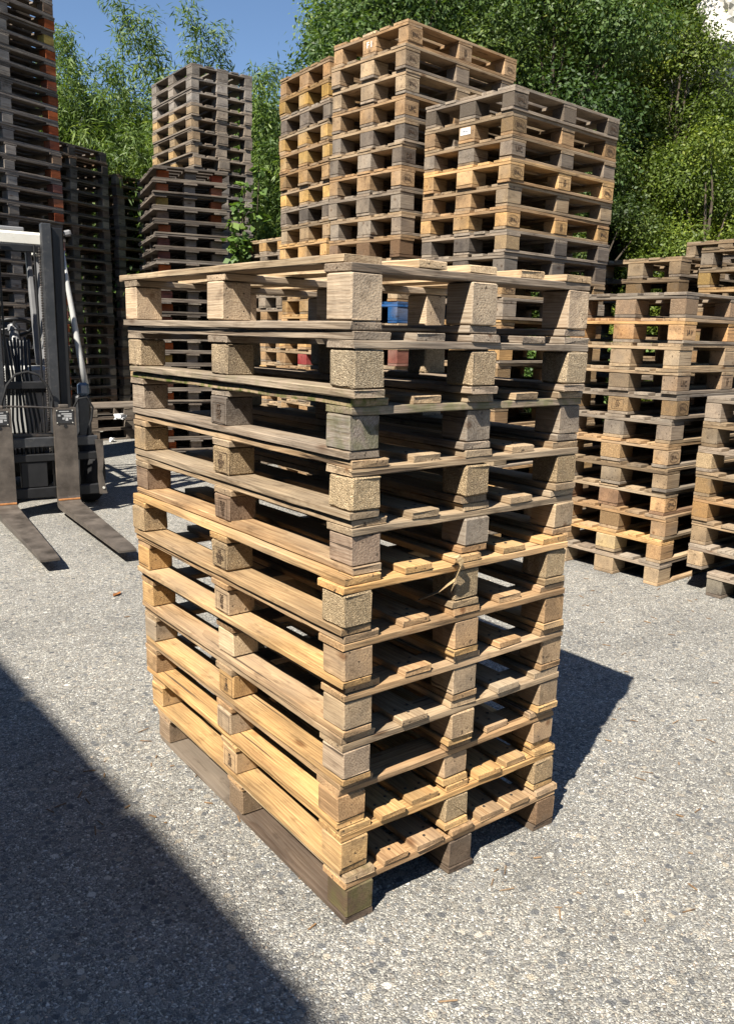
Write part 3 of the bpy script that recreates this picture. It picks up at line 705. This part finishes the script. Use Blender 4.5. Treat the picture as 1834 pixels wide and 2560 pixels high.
def crown_set(seed, mode):
    rg = np.random.default_rng(seed); rng = random.Random(seed); cents, rads = [], []
    if mode == 'tree':
        for k in range(17):
            z = rng.uniform(1.3, 4.6); q = 1.45 * math.sin(PI * min(.93, max(.14, (z - .7) / 4.6))) ; an = rng.uniform(0, 2 * PI); r = q * rng.uniform(.25, 1)
            cents.append((r * math.cos(an), r * math.sin(an), z)); rads.append(rng.uniform(.42, .85))
        cents.append((0, 0, 4.9)); rads.append(.5)
        args = clump_leaves(rg, cents, rads, 42000, .062, .5, .25); mat = LEAF
    elif mode == 'shrub':
        for k in range(12):
            an = rng.uniform(0, 2 * PI); r = rng.uniform(.1, 1.15)
            cents.append((r * math.cos(an), r * math.sin(an), rng.uniform(.35, 1.9 - .5 * r))); rads.append(rng.uniform(.35, .62))
        args = clump_leaves(rg, cents, rads, 22000, .055, .5, .2); mat = LEAF
    else:  # bamboo: arching culms with hanging narrow leaves
        cul = []
        for k in range(44):
            an = rng.uniform(0, 2 * PI); r = rng.uniform(0, .8); H = rng.uniform(3.0, 5.0) + (1.1 if k < 3 else 0); le = rng.uniform(.3, 1.3)
            b = (r * math.cos(an), r * math.sin(an))
            pts = [(b[0] + math.cos(an) * le * t ** 2.2, b[1] + math.sin(an) * le * t ** 2.2, H * (t - .10 * t ** 4)) for t in (0, .2, .4, .6, .75, .9, 1)]
            cul.append(pts)
            for t in (2, 3, 3.5, 4, 4.5, 5, 5.5, 6):
                i = int(t); f = t - i; p = pts[i]; q = pts[min(i + 1, 6)]
                cents.append(tuple(p[m] + (q[m] - p[m]) * f for m in range(3))); rads.append(rng.uniform(.18, .42) * (1.15 - .11 * t) + .05)
        args = clump_leaves(rg, cents, rads, 60000, .10, .19, .6, .6); mat = BAMB
        m = leaf_mesh('foliage', *args, mat); mb = MB()
        for pts in cul: mb.tube(pts, [.02, .019, .017, .014, .010, .006, .003], 5)
        return m, mesh('culms', mb.v, mb.f, BAMB)
    m = leaf_mesh('foliage', *args, mat); mb = MB(); limbs(mb, cents, 1,   .085 if mode == 'tree' else .045, rng)
    return m, mesh('trunk', mb.v, mb.f, BARK)
TREES = [crown_set(s, 'tree') for s in (11, 12, 13, 14)]
SHRUBS = [crown_set(s, 'shrub') for s in (21, 22, 23)]
BAMBOO = [crown_set(s, 'bamboo') for s in (31, 32, 33)]
def plant(name, pr, x, y, sc, label, cat, group, tintc=(1, 1, 1), rot=None, z=None, tn='trunk', zs=1):
    r = empty(name, (x, y, hill_z(x, y) - .05 if z is None else z), random.uniform(0, 6.28) if rot is None else rot)
    tag(r, label, cat, group)
    t = obj(tn, pr[1], r); c = obj('crown', pr[0], r, color=(*tintc, 1)); c['kind'] = 'stuff'
    t.color = (*tintc, 1)
    t.scale = c.scale = (sc, sc, sc * zs)
    return r
def ns(n, s): return n * ND[0] + s * SD[0], n * ND[1] + s * SD[1]
rt_ = random.Random(99)
# bamboo thicket on the left, below the open sky
for n, s, sc in ((12.6, -6.4, 1.05), (12.9, -5.3, 1.02), (12.4, -4.5, 1.08), (13.2, -3.7, 1.10), (12.5, -3.0, 1.05), (13.8, -4.9, 1.12), (13.6, -6.0, 1.0), (14.0, -2.8, 1.08), (13.0, -7.6, 1.0), (11.9, -2.2, .95), (14.4, -7.0, 1.05)):
    x, y = ns(n + (1.5 if s < -3.2 else 0), s * (1.1 if s < -3.2 else 1)); b = rt_.uniform(.9, 1.3)
    plant('bamboo_clump', rt_.choice(BAMBOO), x, y, sc * (1.2 if s < -3.2 else 1.12), 'leafy bamboo clump in the thicket below the open sky', 'bamboo', 'bamboo thicket on the left', (b, b, b * .85), tn='culm')
for n, s, sc in ((15.6, -8.2, .98), (15.8, -6.6, 1.0), (15.4, -5.2, 1.0), (15.9, -4.0, 1.02), (15.3, -3.2, 1.0), (12.4, -8.6, .9), (13.6, -2.4, 1.05)):
    x, y = ns(n, s); plant('broadleaf_tree', rt_.choice(TREES), x, y, sc, 'broadleaf tree half hidden behind the bamboo thicket', 'tree', 'trees behind the bamboo', (1.25, 1.25, .9))
# trees on the slope
for n in (13.0, 14.6, 16.4, 18.4, 20.6, 23.0, 26.0):
    s = -2.4 + rt_.uniform(0, .6) + max(0, (n - 16) * .25)
    while s < 11 + n * .1:
        x, y = ns(n + rt_.uniform(-.5, .5), s); b = rt_.choice((.6, .85, 1.0, 1.2, 1.4, 1.6)); yv = rt_.uniform(-.1, .12)
        skiprock = False
        if not skiprock:
            plant('broadleaf_tree', rt_.choice(TREES), x, y, rt_.uniform(.85, 1.25) * (1 + (n - 13) * .02) * (.8 if n < 17.6 and 5.3 < s < 7.4 else 1), 'broadleaf tree in the dense green wall of the hillside', 'tree', 'trees on the hillside', (b * (1.1 + yv) * (1.3 if s > 2.5 else 1), b * (1.25 if s > 2.5 else 1), b * .85) if not (n < 17.5 and 3.6 < s < 5.4) else (1.45 * b, 1.22 * b, .6 * b))
        s += rt_.uniform(1.35, 2.1)
for n, s, sc in ((14.0, -.2, 1.5), (15.2, 1.4, 1.5), (13.9, 2.5, 1.3), (15.0, -1.0, 1.35)):
    x, y = ns(n, s); plant('broadleaf_tree', rt_.choice(TREES), x, y, sc, 'tall broadleaf tree rising out of frame behind the tallest stack', 'tree', 'tall trees behind the tallest stack', (.8, .85, .8))
for n, s, sc in ((13.9, -4.4, 1.9), (14.1, -5.4, 2.0), (14.0, -6.6, 1.9), (13.4, -3.3, 1.9), (14.3, -7.8, 1.9), (13.0, -2.5, 1.7)):
    x, y = ns(n, s); plant('shrub', rt_.choice(SHRUBS), x, y, sc, 'dense leafy shrub at the base of the bamboo thicket', 'shrub', 'shrubs below the bamboo', (1.0, 1.0, .8))
# low shrubs at the foot and on the right
for n, s in ((12.2, 1.6), (12.1, 2.9), (12.4, 3.9), (12.2, 5.0), (12.5, 6.2), (12.2, 7.4), (12.6, .4), (12.0, -.8), (13.2, 4.6), (13.3, 6.9), (12.4, 8.6), (13.5, 8.0), (14.2, 6.2), (14.6, 7.6), (15.8, 6.6), (16.8, 7.4), (15.2, 5.4)):
    x, y = ns(n, s); yel = 3.5 < s < 5.5
    c = (1.75, 1.35, .6) if yel else (1.15, 1.2, .9)
    plant('shrub', rt_.choice(SHRUBS), x, y, rt_.uniform(1.0, 1.5), 'yellow-green shrub at the foot of the slope' if c[0] > 1.5 else 'bright green shrub at the foot of the slope', 'shrub', 'yellowing shrubs on the slope' if c[0] > 1.5 else 'green shrubs on the slope', c)

def rock():
    rng = random.Random(8); vs, fs = [], []; n, m = 64, 40
    for j in range(m + 1):
        for i in range(n):
            a = 2 * PI * i / n; ph = PI * j / m
            r = 1 + .16 * math.sin(3 * a + 4 * ph) * math.sin(ph) + .09 * math.sin(7 * a - 9 * ph) * math.sin(ph) + rng.uniform(-.035, .035)
            vs.append((1.5 * r * math.cos(a) * math.sin(ph), 2.0 * r * math.sin(a) * math.sin(ph), 1.7 * r * math.cos(ph)))
    for j in range(m):
        for i in range(n): i2 = (i + 1) % n; fs.append((j * n + i, j * n + i2, (j + 1) * n + i2, (j + 1) * n + i))
    me = mesh('rock', vs, fs, ROCK)
    for (x, y, z, sc, lab) in ((15.9, 7.75, 7.4, .72, 'pale bare rock face high on the slope at the right edge'), (14.6, 9.2, 6.9, .36, 'small pale rock patch among trees on the upper slope')):
        o = obj('rock_outcrop', me, None, (x, y, z), (0, 0, .5)); o.scale = (sc, sc, sc); tag(o, lab, 'rock')
rock()

def vine():
    r = empty('climbing_vine', (3.72, 7.06, 0)); tag(r, 'green climbing vine hanging beside the dark orange-blocked stack', 'vine')
    rg = np.random.default_rng(5); rng = random.Random(5); cents, rads = [], []; mb = MB()
    for k in range(5):
        ph = rng.uniform(0, 6); pts = []
        for i in range(14):
            t = i / 13; pts.append((.10 * math.sin(ph + 4 * t) + (k - 2) * .06 - .05, .05 * math.cos(ph + 3 * t) - .1, .05 + t * (2.4 + .2 * k)))
        mb.tube(pts, .005, 5)
        for p in pts[9:]: cents.append(p); rads.append(rng.uniform(.06, .13))
    mb.build('stem', BARK, r)
    a = clump_leaves(rg, cents, rads, 620, .085, .85, .5)
    c = obj('leaves', leaf_mesh('leaves', *a, LEAF), r, color=(1.5, 1.5, 1.2, 1)); c['kind'] = 'stuff'
vine()

# ------------------------------------------------------------------ forklift
def forklift():
    r = empty('forklift', (.785, 5.16, 0), math.radians(-5.45)); tag(r, 'dark forklift truck with lowered forks at the left edge', 'forklift')
    def P(mb, name, mat, par=r, smooth=False, label=None):
        o = mb.build(name, mat, par, smooth)
        if label: o['label'] = label
        return o
    # forks, each an L of worn steel with a rating plate
    for sx in (-1, 1):
        cx = .240 * sx; pr = [(-1.60, .072), (-1.60, .086), (-1.50, .098), (-.05, .112), (-.006, .128), (0, .16), (0, .868), (.045, .868), (.045, .085), (.02, .066), (-.05, .060)]
        w = .085; vs, fs = [], []
        for s2 in (-1, 1):
            for y, z in pr: vs.append((cx + s2 * (w if y > -1.5 else w - .028), y, z))
        n = len(pr); fs.append(tuple(range(n))); fs.append(tuple(n + k for k in range(n - 1, -1, -1)))
        for k in range(n): k2 = (k + 1) % n; fs.append((k, n + k, n + k2, k2))
        f = P(MB().add(vs, fs), 'fork', FORKST)
        P(MB().box(cx - .083, cx + .083, -.016, .004, .128, .140, .001), 'rust_line', RUST, f, label='bright rust at the fork heel')
        P(MB().box(cx - .04, cx + .03, -.001, .044, .8685, .892, .004), 'fork_latch', FORKST, f)
        pl = P(MB().box(cx - .068, cx + .062, -.006, -.0005, .745, .852, .001), 'rating_plate', PLATE, f)
        mb = MB()
        for (x0, x1, z0, z1) in ((-.045, .03, .835, .842), (-.028, .05, .815, .824), (-.01, .05, .803, .811), (-.01, .05, .792, .799), (-.022, -.004, .775, .790), (.002, .022, .765, .788), (.03, .05, .776, .786), (-.055, -.035, .80, .815)): mb.box(cx + x0, cx + x1, -.0072, -.0062, z0, z1, .0002)
        P(mb, 'plate_print', PLATEM, pl)
        mb = MB()
        for x, z in ((-.062, .847), (.056, .847), (-.062, .75), (.056, .75)): mb.cyl((cx + x, -.0075, z), (0, 1, 0), .0042, .003, 10)
        P(mb, 'rivets', CREAM, pl)
        P(MB().cyl((cx, -.0015, .722), (0, 1, 0), .013, .003, 12), 'bolt_hole', BLACK, f)
    # carriage
    P(MB().box(-.50, .50, .052, .10, .555, .632, .006), 'carriage_bar', MAST)
    P(MB().box(-.50, .50, .052, .10, .440, .50, .006), 'carriage_bar', BLACK)
    P(MB().box(-.52, .52, .052, .10, .150, .232, .006), 'carriage_bar', BLACK)
    for s2 in (-1, 1):
        vs = []; pr = [(.475, .60), (.535, .60), (.535, .43), (.520, .33), (.535, .25), (.555, .15), (.495, .15), (.485, .28), (.49, .40)]
        for y in (.03, .05):
            for x, z in pr: vs.append((s2 * x, y, z))
        n = len(pr); fs = [tuple(range(n)), tuple(n + k for k in range(n - 1, -1, -1))] + [(k, n + k, n + (k + 1) % n, (k + 1) % n) for k in range(n)]
        pp = P(MB().add(vs, fs), 'side_plate', FORKST)
        P(MB().cyl((s2 * .525, .028, .20), (0, 1, 0), .010, .008, 8), 'bolt', CREAM, pp)
    P(MB().box(-.10, .10, .06, .11, .235, .44, .006), 'carriage_web', BLACK)
    # mast
    for s2 in (-1, 1):
        X = lambda a, b: (min(s2 * a, s2 * b), max(s2 * a, s2 * b))
        x0, x1 = X(.165, .240); P(MB().box(x0, x1, .13, .20, .12, 2.262, .006), 'mast_channel', MAST, label='scuffed inner mast channel')
        x0, x1 = X(.246, .335); P(MB().box(x0, x1, .17, .26, .12, 2.24, .008), 'mast_channel', BLACK)
        x0, x1 = X(.150, .164); 
        mb = MB()
        for k in range(84): mb.box(x0, x1, .19 + .004 * (k % 2), .208 + .004 * (k % 2), .45 + k * .0195, .466 + k * .0195, .003)
        P(mb, 'lift_chain', STEEL)
        P(MB().tube([(s2 * .13, .24, .5), (s2 * .13, .24, 1.2), (s2 * .128, .24, 2.1)], .008, 8), 'hydraulic_hose', BLACK)
        # pillars of the overhead guard, lamp, wheels
        P(MB().tube([(s2 * .420, .60, 2.10), (s2 * .440, .585, 1.85), (s2 * .463, .55, 1.62), (s2 * .500, .52, 1.25), (s2 * .535, .50, .98)], [.017, .020, .023, .026, .028], 10), 'guard_pillar', PILL, r, True, 'cream front pillar')
        ft = P(MB().lathe([(.0, -.09), (.26, -.09), (.29, -.06), (.30, -.02), (.30, .03), (.29, .06), (.26, .085), (.17, .085), (.165, .05), (0, .05)], (s2 * .52, .52, .30), (s2, 0, 0), 36), 'wheel', RUBBER, r, True)
        P(MB().lathe([(0, .055), (.06, .075), (.10, .058), (.155, .056), (.168, .088), (.172, .05)], (s2 * .52, .52, .30), (s2, 0, 0), 28), 'rim', CREAM, ft, True)
        rw = P(MB().lathe([(0, -.07), (.17, -.07), (.20, -.04), (.20, .04), (.17, .07), (0, .07)], (s2 * .36, 1.52, .20), (s2, 0, 0), 28), 'wheel', RUBBER, r, True)
        P(MB().lathe([(0, .072), (.05, .085), (.10, .074), (.11, .06)], (s2 * .36, 1.52, .20), (s2, 0, 0), 20), 'rim', GREYP, rw, True)
        P(MB().box(*X(.448, .540), .41, .47, .925, 1.035, .022), 'headlamp', GLASSB)
        P(MB().box(*X(.43, .55), .42, .60, .55, .93, .02), 'front_fender', MAST)
        P(MB().bar((s2 * .345, .21, 2.20), (s2 * .40, .20, 2.215), .05, .045, (0, 0, 1), .012), 'work_lamp', GREYP)
    P(MB().box(-.24, .24, .27, .31, 2.05, 2.105, .006), 'mast_crossbeam', BLACK)
    P(MB().box(-.24, .24, .21, .25, 1.00, 1.06, .006), 'mast_crossbeam', BLACK)
    for s2 in (-1, 1): P(MB().cyl((s2 * .20, .25, 1.15), (0, 0, 1), .026, 1.7, 14), 'lift_cylinder', STEEL)
    P(MB().box(-.165, .165, .11, .13, .632, .66, .004), 'load_backrest_bar', STEEL)
    # inner pillars (dark), overhead guard
    P(MB().bar((.150, .62, 2.12), (.165, .50, 1.18), .045, .06, (0, 1, 0), .01), 'guard_stay', GREYP)
    P(MB().bar((-.150, .62, 2.12), (-.165, .50, 1.18), .045, .06, (0, 1, 0), .01), 'guard_stay', GREYP)
    g = P(MB().box(-.36, .36, .50, .62, 2.115, 2.225, .02), 'overhead_guard', CREAM)
    P(MB().box(-.355, .355, .48, .50, 2.075, 2.113, .006), 'guard_lip', BLACK, g)
    for s2 in (-1, 1): P(MB().box(min(s2 * .42, s2 * .36), max(s2 * .42, s2 * .36), .60, 1.60, 2.12, 2.18, .015), 'guard_rail', CREAM, g)
    for k in range(6): P(MB().box(-.355, .355, .70 + k * .15, .73 + k * .15, 2.15, 2.20, .006), 'guard_slat', GREYP, g)
    P(MB().box(-.42, .12, .55, .60, 2.230, 2.262, .008), 'light_bar', GREYP)
    for s2 in (-1, 1): P(MB().tube([(s2 * .43, 1.58, 2.13), (s2 * .44, 1.62, 1.4), (s2 * .44, 1.60, .95)], .03, 8), 'guard_pillar', GREYP)
    # cowl, floor, seat, body, counterweight
    P(MB().box(-.40, .40, .46, .62, .60, 1.17, .03), 'cowl', PILL)
    P(MB().box(-.38, .38, .45, .462, .955, 1.02, .004), 'cowl_recess', BLACK)
    P(MB().box(-.42, .42, .62, 1.02, .36, .44, .02), 'floor_plate', BLACK)
    P(MB().box(-.44, .44, 1.03, 1.60, .16, .92, .05), 'body', BLACK)
    P(MB().box(-.44, .44, 1.605, 1.85, .14, .98, .08), 'counterweight', GREYP)
    P(MB().box(-.24, .20, 1.05, 1.45, .925, 1.03, .04), 'seat', BLACK)
    P(MB().box(-.24, .20, 1.42, 1.52, 1.02, 1.52, .04), 'seat_back', BLACK)
    # steering wheel on its column
    cx, cy_, cz = .05, .90, 1.475
    ax = Vector((0, .45, .9)).normalized(); u = Vector((1, 0, 0)); w = ax.cross(u)
    st = P(MB().tube([Vector((cx, cy_, cz)) + (u * math.cos(a) + w * math.sin(a)) * .155 for a in [2 * PI * k / 28 for k in range(28)]], .015, 8, closed=True), 'steering_wheel', BLACK, r, True)
    mb = MB(); mb.cyl(Vector((cx, cy_, cz)) - ax * .01, ax, .045, .05, 18)
    for k in range(3): an = 2 * PI * k / 3 + .5; mb.bar(Vector((cx, cy_, cz)), Vector((cx, cy_, cz)) + (u * math.cos(an) + w * math.sin(an)) * .15, .02, .01, ax)
    P(mb, 'wheel_hub', GREYP, st)
    P(MB().tube([(cx, .89, 1.45), (cx, .78, 1.25), (cx, .64, 1.02)], [.038, .042, .06], 12), 'steering_column', GREYP)
    P(MB().box(cx - .06, cx + .11, .76, .84, 1.31, 1.37, .015), 'lever_box', GREYP)
    for k in range(4): P(MB().tube([(cx + .13 + k * .025, .80, 1.30), (cx + .14 + k * .03, .76, 1.40)], .006, 6), 'lever', CREAM)
    # hoses in front of the cowl
    for k in range(8):
        x = -.10 + k * .022
        P(MB().tube([(x * 1.2, .34, 1.40 - .01 * (k % 3)), (x + .01 * math.sin(k), .31 + .01 * (k % 2), 1.1), (x + .012 * k - .03, .30, .75), (x + .01 * k - .02, .20, .46)], .009 if k % 3 else .012, 7), 'hydraulic_hose', BLACK, r, True)
    arc = [(-.215, .03, .80), (-.212, .03, .90), (-.17, .035, 1.04), (-.10, .04, 1.125), (-.011, .05, 1.145), (.07, .05, 1.12), (.13, .04, 1.03), (.16, .03, .94), (.162, .03, .85)]
    P(MB().tube(arc, .010, 8), 'looped_hose', RUBBER, r, True)
    P(MB().tube([(-.21, .03, .885), (0, .025, .878), (.16, .025, .865)], .008, 8), 'tie_bar', STEEL)
    P(MB().tube([(.32, .05, .86), (.36, .06, .93), (.43, .07, .94), (.475, .07, .86), (.46, .07, .76), (.43, .07, .68), (.425, .08, .62)], .009, 8), 'looped_hose', RUBBER, r, True)
forklift()
